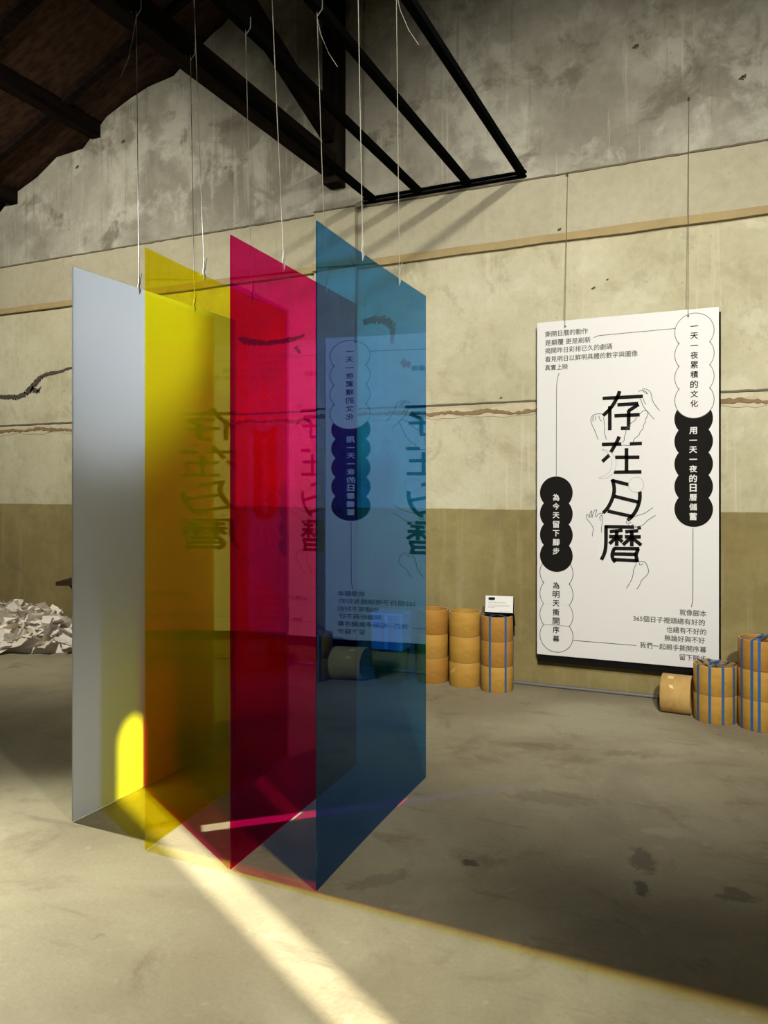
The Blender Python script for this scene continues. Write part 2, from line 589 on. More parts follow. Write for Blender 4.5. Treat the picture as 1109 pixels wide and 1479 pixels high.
b = MB()
strip(b, LX, PX0, 3.862, .012, .010, 1, .006)
strip(b, PX0, PX1, 3.862, .012, .010, 2, .006, y=WY - PD)
strip(b, PX1, RX, 3.862, .012, .010, 3, .006)
struct(b.build('trim_1', M['joint']))
b = MB()
for (x0, x1, yy, sd) in ((LX, PX0, WY, 4), (PX0, PX1, WY - PD, 5), (PX1, RX, WY, 6)):
    strip(b, x0, x1, 3.378, .058, .040, sd, .010, .30, y=yy)
struct(b.build('trim_2', M['ledge']))
b = MB()
for (x0, x1, yy, sd) in ((LX, PX0, WY, 7), (PX0, PX1, WY - PD, 8), (PX1, RX, WY, 9)):
    strip(b, x0, x1, 2.168, .012, .012, sd, .005, y=yy)
struct(b.build('trim_3', M['joint']))
b = MB()
for (x0, x1, yy, sd) in ((LX, PX0, WY, 17), (PX0, PX1, WY - PD, 18), (PX1, RX, WY, 19)):
    strip(b, x0, x1, 2.100, .085, .006, sd, .02, y=yy, wander=.004)
struct(b.build('trim_6', M['chip']))
b = MB()
for (x0, x1, yy, sd) in ((LX, PX0, WY, 27), (PX0, PX1, WY - PD, 28), (PX1, RX, WY, 29)):
    strip(b, x0, x1, 2.102, .032, .014, sd, .016, .025, y=yy, wander=.013)
struct(b.build('trim_7', M['crumble']))


def crack(mb, pts, ws, y=WY):
    """a dark crack on the wall: (x, z) polyline with a width at each point"""
    rj = random.Random(int(abs(pts[0][0]) * 1000))
    P2, W2 = [pts[0]], [ws[0]]
    for i in range(len(pts) - 1):
        (xa, za), (xb, zb) = pts[i], pts[i + 1]
        k_ = max(1, int(math.hypot(xb - xa, zb - za) / .02))
        for q in range(1, k_ + 1):
            f = q / k_
            wq = ws[i] + (ws[i + 1] - ws[i]) * f
            P2.append((xa + (xb - xa) * f + (rj.random() - .5) * .006, za + (zb - za) * f + (rj.random() - .5) * .012))
            W2.append(wq * (.75 + rj.random() * .45))
    pts, ws = P2, W2
    for i in range(len(pts) - 1):
        (xa, za), (xb, zb) = pts[i], pts[i + 1]
        d = Vector((xb - xa, zb - za)).normalized()
        nx, nz = -d.y, d.x
        wa, wb = ws[i] * .75, ws[i + 1] * .75
        mb.prism([(xa - nx * wa, za - nz * wa), (xb - nx * wb, zb - nz * wb), (xb + nx * wb, zb + nz * wb), (xa + nx * wa, za + nz * wa)],
                 'y', y - .003, y + .01)


ck = MB()
crack(ck, [(-7.4, 2.49), (-7.08, 2.475), (-6.85, 2.46), (-6.73, 2.49), (-6.58, 2.60), (-6.47, 2.67), (-6.2, 2.70), (-5.95, 2.75), (-5.6, 2.77)],
      [.01, .03, .035, .045, .05, .03, .02, .014, .004])
crack(ck, [(-6.65, 2.54), (-6.55, 2.50), (-6.50, 2.56)], [.05, .03, .004])
crack(ck, [(-4.6, 2.57), (-4.45, 2.59), (-4.3, 2.64)], [.01, .05, .015])
crack(ck, [(-4.05, 2.86), (-3.95, 2.82), (-3.75, 2.79), (-3.5, 2.80), (-3.36, 2.83)], [.015, .05, .025, .03, .012])
crack(ck, [(-3.45, 2.74), (-3.4, 2.68)], [.03, .012])
crack(ck, [(-2.79, 2.89), (-2.7, 2.905), (-2.58, 2.895), (-2.52, 2.83), (-2.53, 2.70)], [.03, .045, .05, .045, .02])
crack(ck, [(-2.44, 2.55), (-2.40, 2.50), (-2.36, 2.53)], [.03, .05, .02])
for (x, z, s) in ((-6.0, 4.75, .03), (-5.4, 4.9, .03), (.1, 4.32, .03), (-.6, 4.7, .03), (-.9, 2.98, .02), (-.8, 3.03, .012), (-1.15, 3.45, .02), (-1.6, 2.2, .015)):
    crack(ck, [(x - s, z - s * .3), (x, z), (x + s * .7, z + s * .4)], [s * .1, s * .8, s * .1])
struct(ck.build('trim_8', M['crack']))

# ------------------------------------------------------------------ roof timbers
PG = 'purlins carrying the left roof slope'
for i, xx in enumerate((-8.0, -6.9, -5.75, -4.6, -3.4, -2.2, -1.0)):
    zz = roof_z(xx) - .085
    o = MB().bar((xx, FY, zz), (xx, WY + .1, zz), .11, .15).build('roof_purlin', M['timber'])
    tag(o, 'dark timber purlin running along under the brown sloping roof boards', 'beam', PG)
RG = 'rafters under the left roof boards'
for i, yy in enumerate((5.35, 4.45, 3.55, 2.65, 1.75)):
    o = MB().bar((LX + .02, yy, roof_z(LX + .02) - .03), (RIDGE - .02, yy, roof_z(RIDGE - .02) - .03), .07, .055).build('roof_rafter', M['timber'])
    tag(o, 'slim dark rafter climbing the brown roof slope between the purlins', 'beam', RG)

post = MB().box(-3.075, -2.925, 5.60, WY - PD, 4.03, 6.2).build('timber_post', M['timber_v'])
tag(bevel(post, .006), 'black square timber post fixed upright to the wall pilaster', 'post')
beam = MB().bar((-3.0, 5.6, 4.175), (-3.0, 0.4, 4.11), .12, .17).build('timber_beam', M['timber'])
tag(bevel(beam, .006), 'long dark timber beam running from foot of the post towards the viewer', 'beam')
brace = MB().bar((-3.0, 5.58, 4.42), (-3.0, 2.6, 5.42), .10, .13).build('timber_brace', M['timber'])
tag(bevel(brace, .006), 'dark slanting timber brace rising away from the upright post', 'beam')

# ------------------------------------------------------------------ hanging frame
BARX = (-1.43, -1.865, -2.28, -2.69)
bl = ('rightmost long black steel bar, holding the blue sheet', 'second long black steel bar from the right, holding the magenta sheet',
      'third long black steel bar from the right, holding the yellow sheet', 'leftmost long black steel bar, crossing in front of the timber beam')
for xx, lb in zip(BARX, bl):
    o = MB().bar((xx, 0.6, 3.905), (xx, WY - .02, 3.905), .05, .05).build('steel_bar', M['steel'])
    tag(bevel(o, .004), lb, 'bar', 'parallel black hanging bars')
rail = empty('wall_rail', (-2.06, WY, 3.90))
for dz in (-.012, .022):
    MB().box(-.74, .66, -.035, 0, dz - .006, dz + .006).build('rail_strip', M['steel'], rail)
tag(rail, 'narrow black double rail on the wall joining the four bar ends', 'rail')

# ------------------------------------------------------------------ acrylic panels
PH, PT, PZ = 2.49, 0.006, 0.004
PAN = [('frost', (-2.679, 2.560), (-2.655, 3.770), 'tall grey frosted sheet, leftmost of the four hanging sheets'),
       ('yellow', (-2.194, 2.483), (-2.262, 3.700), 'tall clear yellow acrylic sheet hanging between the grey and magenta ones'),
       ('magenta', (-1.778, 2.494), (-1.830, 3.715), 'tall clear magenta acrylic sheet hanging between the yellow and blue ones'),
       ('blue', (-1.392, 2.492), (-1.424, 3.700), 'tall clear blue acrylic sheet, rightmost and closest of the hanging sheets')]
wire_lab = {'frost': 'grey frosted', 'yellow': 'yellow', 'magenta': 'magenta', 'blue': 'blue'}
for (kind, a, b_, lab), bx in zip(PAN, reversed(BARX)):
    dx, dy = b_[0] - a[0], b_[1] - a[1]
    L = math.hypot(dx, dy)
    ang = math.atan2(dy, dx)
    t = PT
    sag = {'blue': .007, 'yellow': .015}.get(kind, 0)      # the hanging sheet bows a little
    n = 24 if sag else 1
    fr_pts = [(L * i / n, sag * 4 * (i / n) * (1 - i / n)) for i in range(n + 1)]
    mbp = MB().prism([(x_, y_ - t / 2) for x_, y_ in fr_pts] + [(x_, y_ + t / 2) for x_, y_ in reversed(fr_pts)], 'z', 0, PH)
    mbp.s = [False, False] + [True] * (len(mbp.f) - 2)
    o = mbp.build('acrylic_sheet', M[kind], None, (a[0], a[1], PZ), (0, 0, ang))
    tag(o, lab, 'panel', 'hanging colour sheets')
    for fr_, which in ((0.345, 'nearer'), (0.695, 'farther')):
        px, py = a[0] + dx * fr_, a[1] + dy * fr_
        top = PZ + PH
        ez = 3.88
        we = empty('hanging_wire', (px, py, top))
        pts = [(0, 0, -.035), (0, -.006, .0), (0, 0, .05), ((bx - px) * .5, .0, (ez - top) * .5), (bx - px, 0, ez - top)]
        MB().tube(pts, .0018, 6).build('twine', M['wire'], we)
        kn = MB().tube([(0, 0, -.03), (.003, .002, -.01), (-.002, -.002, .01), (.003, 0, .03), (.001, 0, .06)], [.003, .006, .005, .0065, .003], 8)
        kn.tube([(0, 0, .03), (.008, .004, .05), (.012, .006, .075)], .0015, 5)
        kn.build('knot', M['wire'], we)
        lp = MB()
        lp.tube([(bx - px - .03, 0, ez - top), (bx - px - .032, 0, ez - top + .05), (bx - px + .032, 0, ez - top + .055), (bx - px + .03, 0, ez - top), (bx - px, 0, ez - top - .03)], .0025, 6)
        if (kind, which) in (('blue', 'farther'), ('magenta', 'farther'), ('frost', 'nearer')):
            s_ = -1 if kind == 'frost' else 1
            lp.tube([(bx - px, 0, ez - top - .03), (bx - px + s_ * .02, 0, ez - top - .12), (bx - px + s_ * .06, .01, ez - top - .22), (bx - px + s_ * .11, .01, ez - top - .30)], .0018, 5)
        lp.build('loop', M['wire'], we)
        tag(we, 'pale twine, the %s of two holding up the %s sheet' % (which, wire_lab[kind]), 'wire', 'twines holding up the colour sheets')

# ------------------------------------------------------------------ the poster
X0, Z0, YP = -1.300, 0.257, 5.70
PW, PHT = 1.249, 2.481
poster = empty('hanging_poster', (X0, YP, Z0))
tag(poster, 'large white printed poster board with black lettering hanging on the wall', 'poster')
bevel(MB().box(0, PW, 0, .02, 0, PHT).build('board', M['white'], poster), .001, 1)
MB().box(.004, PW + .012, .022, .07, -.058, PHT - .03).build('shadow_board', M['black'], poster)['label'] = 'black board shaped as the poster shadow'  # poster's shadow band built as a black board, offset down and right


def flat(mb, poly, lay):
    """polygon in poster millimetres on print layer lay"""
    y = -.0006 * lay
    mb.add([(x / 1000, y, z / 1000) for x, z in poly], [tuple(range(len(poly)))])


def ribbon(mb, pts, wd, lay):
    """polyline of even width, mitred"""
    P_ = [Vector(p) for p in pts]
    n = len(P_)
    l_, r_ = [], []
    for i in range(n):
        d1 = (P_[i] - P_[i - 1]).normalized() if i else (P_[1] - P_[0]).normalized()
        d2 = (P_[i + 1] - P_[i]).normalized() if i < n - 1 else d1
        tt = d1 + d2
        tt = tt.normalized() if tt.length > 1e-4 else d1
        nn = Vector((-tt.y, tt.x))
        k = 1 / max(.5, nn.dot(Vector((-d1.y, d1.x))))
        l_.append(P_[i] + nn * wd / 2 * k)
        r_.append(P_[i] - nn * wd / 2 * k)
    y = -.0006 * lay
    vs_ = [(p.x / 1000, y, p.y / 1000) for p in l_ + r_]
    mb.add(vs_, [(i, i + 1, n + i + 1, n + i) for i in range(n - 1)])


def smooth(pts, it=2):
    for _ in range(it):
        q = [pts[0]]
        for a_, c_ in zip(pts[:-1], pts[1:]):
            q += [(a_[0] * .75 + c_[0] * .25, a_[1] * .75 + c_[1] * .25), (a_[0] * .25 + c_[0] * .75, a_[1] * .25 + c_[1] * .75)]
        q.append(pts[-1])
        pts = q
    return pts


def chain(cx, zs, r, skip_top=None):
    """outline of a vertical chain of overlapping circles, as a polygon"""
    sp = abs(zs[0] - zs[1])
    hx = math.sqrt(max(0, r * r - (sp / 2) ** 2))
    a0 = math.atan2(sp / 2, hx)
    right, n = [], len(zs)
    for i, zc in enumerate(zs):
        lo = -a0 if i < n - 1 else -math.pi / 2
        hi = a0 if i else math.pi / 2
        for j in range(17):
            a = hi + (lo - hi) * j / 16
            right.append((cx + r * math.cos(a), zc + r * math.sin(a)))
    left = [(2 * cx - x_, z_) for x_, z_ in reversed(right)]
    return right + left[1:-1]


STROKES = [[(478,1892),(756,1894)],[(597,1939),(583,1897),(539,1821),(481,1767)],[(528,1835),(528,1660)],[(581,1841),(724,1844)],[(727,1838),(658,1795)],[(659,1800),(658,1680)],[(668,1670),(605,1672)],[(560,1763),(734,1764)],[(473,1559),(609,1559)],[(666,1558),(749,1560)],[(594,1613),(581,1582),(536,1502)],[(527,1483),(476,1435)],[(644,1529),(644,1360)],[(565,1464),(732,1462)],[(557,1357),(746,1358)],[(544,1307),(557,1270),(560,1217),(548,1168),(518,1103),(481,1062)],[(544,1298),(660,1267)],[(734,1220),(736,1164),(717,1094),(681,1038),(650,1013)],[(557,1185),(729,1142)],[(513,1077),(689,1039)],[(492,964),(696,965)],[(717,958),(742,964)],[(502,970),(502,835),(494,775),(469,723)],[(528,929),(617,941)],[(523,893),(618,895)],[(576,934),(576,827)],[(570,886),(526,841)],[(583,886),(617,857)],[(635,930),(724,940)],[(632,894),(741,897)],[(680,937),(680,827)],[(673,888),(619,836)],[(686,886),(745,837)],[(562,813),(544,772),(547,734),(568,710)],[(557,809),(732,812)],[(557,769),(712,771)],[(557,728),(719,727)],[(724,813),(708,767),(718,715)]]
LINES = [[(727,1925),(732,1935),(755,1934),(772,1931),(790,1908),(777,1912),(755,1933)],[(751,1940),(757,1948),(782,1943),(805,1924),(815,1897),(818,1857),(867,1786)],[(732,1885),(747,1857),(755,1825),(777,1795),(832,1727)],[(757,1878),(765,1854),(776,1834)],[(481,1778),(468,1782),(436,1782),(410,1775),(396,1754),(394,1727),(410,1688),(428,1649),(446,1595)],[(484,1756),(494,1690),(489,1653),(504,1594)],[(415,1769),(407,1748),(412,1726)],[(430,1766),(426,1736)],[(452,1768),(455,1746),(471,1726)],[(717,1747),(709,1742),(701,1721),(676,1711),(663,1685),(640,1659),(640,1632),(627,1611),(630,1584),(614,1568)],[(734,1768),(752,1788),(772,1795),(790,1781),(790,1760),(772,1729),(772,1708),(757,1687),(760,1666),(734,1640),(732,1619),(699,1598),(689,1572)],[(609,1551),(666,1548)],[(481,1059),(463,1063),(444,1053),(431,1029),(426,1048),(439,1086),(426,1088),(407,1053),(404,1023),(400,1047),(402,1085),(386,1058),(391,1020),(372,1055),(362,1047),(364,1019),(394,987),(414,949),(409,925),(405,892)],[(473,1048),(455,1037),(463,1007)],[(473,1054),(476,999),(469,945),(469,921)],[(696,1038),(727,1052),(762,1060),(823,1106)],[(840,1051),(787,1016),(762,986),(737,970),(706,958),(700,971),(709,972)],[(671,1024),(648,1013),(640,997),(653,987),(668,998),(676,1000)],[(658,984),(666,971),(691,985)],[(714,708),(691,665),(689,617),(671,573),(643,526)],[(722,719),(767,724),(782,700),(795,664),(790,632),(742,587),(740,566),(714,523)],[(732,714),(732,693),(757,707)]]
MOON = [(471,1524),(510,1519),(552,1485),(573,1442),(573,1399),(557,1356),(526,1324),(484,1309),(442,1314),(500,1335),(531,1367),(544,1410),(542,1453),(515,1499)]
CONN = [[(165,2095),(150,2046),(146,1987),(144,1335)],[(416,2337),(438,2346),(464,2350),(970,2356)],[(1085,965),(1084,479),(1082,453),(1074,419)],[(269,124),(712,123)]]


def bubble(name, cx, zs, r, fill, outline, lay, lab):
    mb = MB()
    poly = chain(cx, zs, r)
    k = (len(poly) + 2) // 2
    rt = poly[:k]
    y = -.0006 * lay
    vs_ = [(x_ / 1000, y, z_ / 1000) for x_, z_ in rt] + [((2 * cx - x_) / 1000, y, z_ / 1000) for x_, z_ in rt]
    mb.add(vs_, [(q, q + 1, k + q + 1, k + q) for q in range(k - 1)])
    o = mb.build(name, fill, poster)
    if outline:
        rb = MB()
        ribbon(rb, poly + [poly[0]], 4.5, lay + 1)
        rb.build('bubble_outline', M['line'], o)
    o['label'] = lab
    return o


bk = bubble('scalloped_bubble', 1088, (1723, 1567, 1410, 1254, 1098), 124, M['ink'], False, 1, 'black scalloped bubble')
bw = bubble('scalloped_bubble', 1093, (2326, 2168, 2010, 1852), 126, M['white'], True, 2, 'white scalloped bubble at the upper right')
bw2 = bubble('scalloped_bubble', 145, (615, 458, 302, 148), 122, M['white'], True, 1, 'white scalloped bubble at the lower left')
bk2 = bubble('scalloped_bubble', 144, (1209, 1053, 896, 742), 121, M['ink'], False, 3, 'black scalloped bubble at the left')

mb = MB()
for s_ in STROKES:
    ribbon(mb, smooth(s_, 2) if len(s_) > 3 else s_, 26, 1)
mb.build('title_lettering', M['ink'], poster)
for s_ in CONN:
    mb = MB()
    ribbon(mb, smooth(s_, 2), 4.5, 1)
    mb.build('connecting_line', M['line'], poster)
for nm, i0, i1 in (('hand_drawing', 0, 4), ('hand_drawing', 4, 9), ('feather_drawing', 9, 12), ('hand_drawing', 12, 15), ('hand_drawing', 15, 19), ('hand_drawing', 19, 22)):
    mb = MB()
    for s_ in LINES[i0:i1]:
        ribbon(mb, smooth(s_, 2), 4.2, 2)
    mb.build(nm, M['line'], poster)
mb = MB()
moon = smooth(MOON + [MOON[0]], 1)[:-1]
flat(mb, moon, 2)
mo = mb.build('moon_drawing', M['white'], poster)
mb = MB()
ribbon(mb, moon + [moon[0]], 3, 3)
mb.build('moon_outline', M['soft'], mo)
mb = MB()
circ = [(710 + 52 * math.cos(a * math.pi / 24), 1267 + 54 * math.sin(a * math.pi / 24)) for a in range(48)]
flat(mb, circ, 3)
su = mb.build('disc_drawing', M['white'], poster)
mb = MB()
ribbon(mb, circ + [circ[0]], 3, 4)
mb.build('disc_outline', M['soft'], su)


def text_mesh(body, bold):
    c = bpy.data.curves.new('lettering', 'FONT')
    c.body = body
    c.resolution_u = 2
    o = bpy.data.objects.new('lettering', c)
    COL.objects.link(o)
    bpy.context.view_layer.update()
    dg = bpy.context.evaluated_depsgraph_get()
    me = bpy.data.meshes.new_from_object(o.evaluated_get(dg))
    vs_ = [v.co.copy() for v in me.vertices]
    fs = [tuple(p.vertices) for p in me.polygons]
    # heavier weight: overprint shifted copies, each a hair in front of the last
    k = len(vs_)
    v2, f2 = [], []
    for q, (sx_, sy_) in enumerate(((-1, 0), (1, 0), (0, 1), (0, -1))):
        v2 += [Vector((v.x + sx_ * bold, v.y + sy_ * bold, q * .00002)) for v in vs_]
        f2 += [tuple(i + q * k for i in f) for f in fs]
    vs_, fs = v2, f2
    bpy.data.objects.remove(o)
    bpy.data.curves.remove(c)
    bpy.data.meshes.remove(me)
    return vs_, fs


def lettering(body, x0, x1, zc, h, mat, parent, lay, name='text_line', bold=.014):
    """one horizontal line of print fitted between x0 and x1 mm, glyph height h mm"""
    vs_, fs = text_mesh(body, bold)
    ax, bx_ = min(v.x for v in vs_), max(v.x for v in vs_)
    ay, by = min(v.y for v in vs_), max(v.y for v in vs_)
    sx = (x1 - x0) / (bx_ - ax)
    sy = h / (by - ay)
    mb_ = MB()
    mb_.add([((x0 + (v.x - ax) * sx) / 1000, -.0006 * lay - v.z, (zc + (v.y - (ay + by) / 2) * sy) / 1000) for v in vs_], fs)
    return mb_.build(name, mat, parent)


def column(body, cx, z0, z1, sz, mat, parent, lay, bold=.016):
    """vertical print: glyph centres from z0 down to z1"""
    n = len(body)
    for i, ch in enumerate(body):
        vs_, fs = text_mesh(ch, bold)
        ax, bx_ = min(v.x for v in vs_), max(v.x for v in vs_)
        ay, by = min(v.y for v in vs_), max(v.y for v in vs_)
        zc = z0 + (z1 - z0) * i / (n - 1)
        k = sz / max(bx_ - ax, .8)
        mb_ = MB()
        mb_.add([((cx + (v.x - (ax + bx_) / 2) * k) / 1000, -.0006 * lay - v.z, (zc + (v.y - (ay + by) / 2) * k) / 1000) for v in vs_], fs)
        mb_.build('character', mat, parent)


for body, z, x1 in (('撕開日曆的動作', 2390, 374), ('揭開昨日彩排已久的劇碼', 2265, 545),
                    ('看見明日以鮮明具體的數字與圖像', 2202, 721), ('真實上映', 2140, 229)):
    lettering(body, 61, x1, z, 44, M['line'], poster, 1)
for body, z, x0, x1 in (('就像腳本', 380, 999, 1170), ('365個日子裡頭總有好的', 317, 690, 1161), ('也總有不好的', 254, 911, 1170),
                        ('無論好與不好', 194, 899, 1161), ('我們一起親手撕開序幕', 131, 735, 1170), ('留下腳步', 69, 997, 1170)):
    lettering(body, x0, x1, z, 44, M['line'], poster, 1)
lettering('是顛覆', 61, 198, 2325, 44, M['line'], poster, 1)
lettering('更是刷新', 213, 394, 2325, 44, M['line'], poster, 1)
column('一天一夜累積的文化', 1093, 2362, 1827, 50, M['ink'], bw, 4)
column('用一天一夜的日曆儲蓄', 1086, 1640, 1047, 50, M['white'], bk, 3, .026)
column('為今天留下腳步', 143, 1174, 776, 50, M['white'], bk2, 5, .026)
column('為明天撕開序幕', 143, 520, 126, 50, M['ink'], bw2, 4)

for (xx, zt, lb) in ((-1.09, 3.86, 'thin wire holding up the poster near its left top corner'), (-.245, 4.25, 'thin wire holding up the poster near its right top corner')):
    we = empty('poster_wire', (xx, 5.69, 2.70))
    MB().tube([(0, .0, 0), (0, .0, .04), (0, .105, zt - 2.72)], .0022, 6).build('wire', M['dark_wire'], we)
    MB().tube([(0, -.004, -.008), (0, .0, -.008), (0, .012, -.008)], .007, 8).build('eyelet', M['dark_wire'], we)
    MB().tube([(0, .06, zt - 2.71), (0, .115, zt - 2.72)], .006, 6).build('nail', M['dark_wire'], we)
    tag(we, lb, 'wire', 'wires holding up the poster')


# ------------------------------------------------------------------ cardboard tubes
def tube_mesh(r, h, seed=0, wall=.011):
    r0 = random.Random(seed)
    e = .0025
    prof = [(r, e), (r - .002, 0), (r - wall, 0), (r - wall, h), (r - .002, h), (r, h - e)]
    return MB().lathe(prof, 56)


def loose_tube(x, y, z, r, h, mat, lab, group, patch=None, rot=None):
    o = empty('cardboard_tube', (x, y, z))
    if rot:
        o.rotation_euler = rot
    tube_mesh(r, h).build('tube_wall', mat, o)
    rim = MB().lathe([(r - .0012, h + .0006), (r - .0105, h + .0006), (r - .0105, h - .002), (r - .0012, h - .002)], 56)
    rim.build('cut_rim', M['card_in'], o)
    for (a, zz, wd, ht, tilt) in (patch or []):
        mb_ = MB()
        vs_ = []
        for j in range(2):
            for i in range(5):
                aa = a + (i / 4 - .5) * wd / r + (j - .5) * tilt
                vs_.append(((r + .0012) * math.cos(aa), (r + .0012) * math.sin(aa), zz + (j - .5) * ht + (i / 4 - .5) * tilt * .1))
        mb_.add(vs_, [(i, i + 1, i + 6, i + 5) for i in range(4)])
        mb_.build('tape_patch', M['tape'], o)
    tag(o, lab, 'tube', group)
    return o


def strap_mesh(r, h, ang, wd=.016, off=0.0):
    """one plastic strap looped over a bundle: up one side, across the top, down the other"""
    e = .0025
    prof = [(r + e, .002), (r + e, h * .5), (r + e, h - .004), (r - .004, h + e + .001), (0, h + e + .001), (-(r - .004), h + e + .001), (-(r + e), h - .004), (-(r + e), h * .5), (-(r + e), .002)]
    ca, sa = math.cos(ang), math.sin(ang)
    mb_ = MB()
    vs_ = []
    for lift in (0.0, .0014):
        for s_ in (-1, 1):
            for (q, z) in prof:
                qq = q + (lift if q > 0 else -lift if q < 0 else 0)
                zz = z + (lift if h - .01 < z else 0)
                t_ = off + s_ * wd / 2
                vs_.append((qq * ca - t_ * sa, qq * sa + t_ * ca, zz))
    n = len(prof)
    fs = []
    for i in range(n - 1):
        fs += [(i, i + 1, n + i + 1, n + i), (2 * n + i, 3 * n + i, 3 * n + i + 1, 2 * n + i + 1),
               (i, 2 * n + i, 2 * n + i + 1, i + 1), (n + i, n + i + 1, 3 * n + i + 1, 3 * n + i)]
    fs += [(0, n, 3 * n, 2 * n), (n - 1, 3 * n - 1, 4 * n - 1, 2 * n - 1)]
    return mb_.add(vs_, fs)


def bundle(x, y, r, hs, mats, angs, lab, group='strapped bundles of cardboard tubes'):
    o = empty('strapped_tube_bundle', (x, y, 0))
    z = 0.0
    for i, (h, mt) in enumerate(zip(hs, mats)):
        t_ = tube_mesh(r - .0008 * (i % 2), h - .0015).build('cardboard_tube', mt, o, (0, 0, z))
        MB().lathe([(r - .002, h - .001), (r - .0105, h - .001), (r - .0105, h - .004), (r - .002, h - .004)], 56).build('cut_rim', M['card_in'], t_)
        z += h
    for a in angs:
        strap_mesh(r, z, math.radians(a)).build('strap', M['strap'], o)
    MB().tube([(-.02, -.012, z + .008), (0, 0, z + .012), (.02, .012, z + .009)], [.004, .009, .004], 8).build('strap_knot', M['strap'], o)
    tag(o, lab, 'tube bundle', group)
    return o


b1 = bundle(-1.567, 5.555, .119, (.185, .185, .185), (M['card_a'], M['card_b'], M['card_b']), (-99, -43, -160),
            'blue strapped bundle of three cardboard tubes carrying the small white card')
b2 = bundle(-.070, 5.42, .134, (.175, .185), (M['card_a'], M['card_a']), (-137, -103, -37, -70),
            'short blue strapped bundle of two cardboard tubes in front of the poster corner')
b3 = bundle(.195, 5.36, .134, (.188, .185, .185), (M['card_a'], M['card_a'], M['card_b']), (-144, -114, -96),
            'tall blue strapped tube bundle at the far right beside the short one')
bb = MB()
for j in range(2):
    bb.add([((.134 + .001 + .001 * 0) * math.cos(math.radians(a)), .135 * math.sin(math.radians(a)), .372 + .004 * k_) for k_ in (0, 1) for a in range(-112, -70, 6)],
           [(i, i + 1, i + 8, i + 7) for i in range(6)])
    break
bb.build('red_mark', M['redmark'], b3)

SG = 'loose cardboard tubes stacked by the wall'
pos = ('bottom', 'middle', 'top')
x2, y2, r2 = -1.83, 5.60, .122
for i, (h, mt) in enumerate(((.180, M['card_a']), (.195, M['card_a']), (.180, M['card_a']))):
    z = (0, .1815, .378)[i]
    loose_tube(x2 + (0, .002, -.001)[i], y2, z, r2, h, mt, '%s loose cardboard tube in the stack beside the strapped bundle with white card' % pos[i], SG,
               [(-2.1, .12, .014, .02, .3)] if i == 0 else None)
x3, y3, r3 = -2.10, 5.615, .122
for i, (h, mt) in enumerate(((.185, M['card_b']), (.185, M['card_a']), (.185, M['card_b']))):
    z = (0, .1865, .373)[i]
    loose_tube(x3 + (0, -.003, .001)[i], y3, z, r3, h, mt, '%s cardboard tube in the stack half behind the blue sheet edge' % pos[i], SG)
loose_tube(-2.43, 5.56, 0, .130, .225, M['card_b'], 'short cardboard tube under the film wrapped pack behind blue sheet', SG)

# the tube lying on its side
ly = loose_tube(-.398, 5.475, .127, .126, .185, M['card_c'], 'tan cardboard tube lying on its side below the poster', SG,
                [(3.55, .06, .030, .035, .02), (4.15, .07, .022, .024, .05)], (0, math.radians(90), math.radians(-4)))

# film wrapped pack standing on the short tube
pk = empty('wrapped_pack', (-2.43, 5.56, .2265))
body = bevel(MB().box(-.135, .135, -.10, .10, 0, .30).build('film_wrap', M['film'], pk), .02, 3)
MB().box(-.12, .12, -.088, .088, .012, .07).build('contents', simple('teal_card_contents', (.10, .34, .36)), pk)
MB().box(-.12, .12, -.088, .088, .072, .285).build('contents', simple('pale_paper_contents', (.55, .58, .58)), pk)
tp = MB()
tp.box(-.014, .014, -.1025, -.1005, .015, .285).box(-.132, .132, -.1025, -.1005, .20, .212).box(-.132, .132, -.1025, -.1005, .285, .292)
tp.build('tape_cross', simple('clear_blue_tape', (.85, .9, .92), .3), pk)
tag(pk, 'clear film wrapped pack with tape cross, seen through the blue sheet', 'package')

# small information card on its black easel
cd = empty('card_stand', (-1.545, 5.53, .5605), math.radians(10))
tilt = math.radians(20)
cw, chh = .205, .128


def card_pt(u, v, n):
    return (u - cw / 2, math.sin(tilt) * v - n * math.cos(tilt) + .0, math.cos(tilt) * v + n * math.sin(tilt) + .012)


def card_box(mb_, u0, u1, v0, v1, n0, n1):
    q = [card_pt(u, v, n) for n in (n0, n1) for v in (v0, v1) for u in (u0, u1)]
    return mb_.add(q, [(0, 2, 3, 1), (4, 5, 7, 6), (0, 1, 5, 4), (2, 6, 7, 3), (0, 4, 6, 2), (1, 3, 7, 5)])


card_box(MB(), 0, cw, 0, chh, 0, .004).build('card', M['white'], cd)
ea = card_box(MB(), .003, cw + .006, -.006, chh - .004, -.006, -.0005)
ea.add([(.055, .012, .006), (.112, .012, .006), (.112, .135, -.10 + .0), (.06, .135, -.10)], [(0, 1, 2, 3)])
ea.add([(.09, .002, .008), (.112, .002, .008), (.112, .05, -.16), (.098, .05, -.16), (.09, .012, .008), (.112, .012, .008), (.112, .06, -.16), (.098, .06, -.16)],
       [(0, 1, 2, 3), (4, 7, 6, 5), (0, 4, 5, 1), (1, 5, 6, 2), (2, 6, 7, 3), (3, 7, 4, 0)])
ea.build('easel', M['black'], cd)
card_box(MB(), -.0, cw, -.004, .001, -.004, .02).build('card_shelf', M['black'], cd)
pr = MB()
pill = []
for i in range(24):
    a = i * math.pi / 12
    pill.append((.046 + (.014 if math.cos(a) > 0 else -.014) + .011 * math.cos(a), .105 + .011 * math.sin(a)))
pr.add([card_pt(u, v, .0045) for u, v in pill], [tuple(range(24))])
pr.build('printed_pill', M['ink'], cd)
rr = random.Random(3)
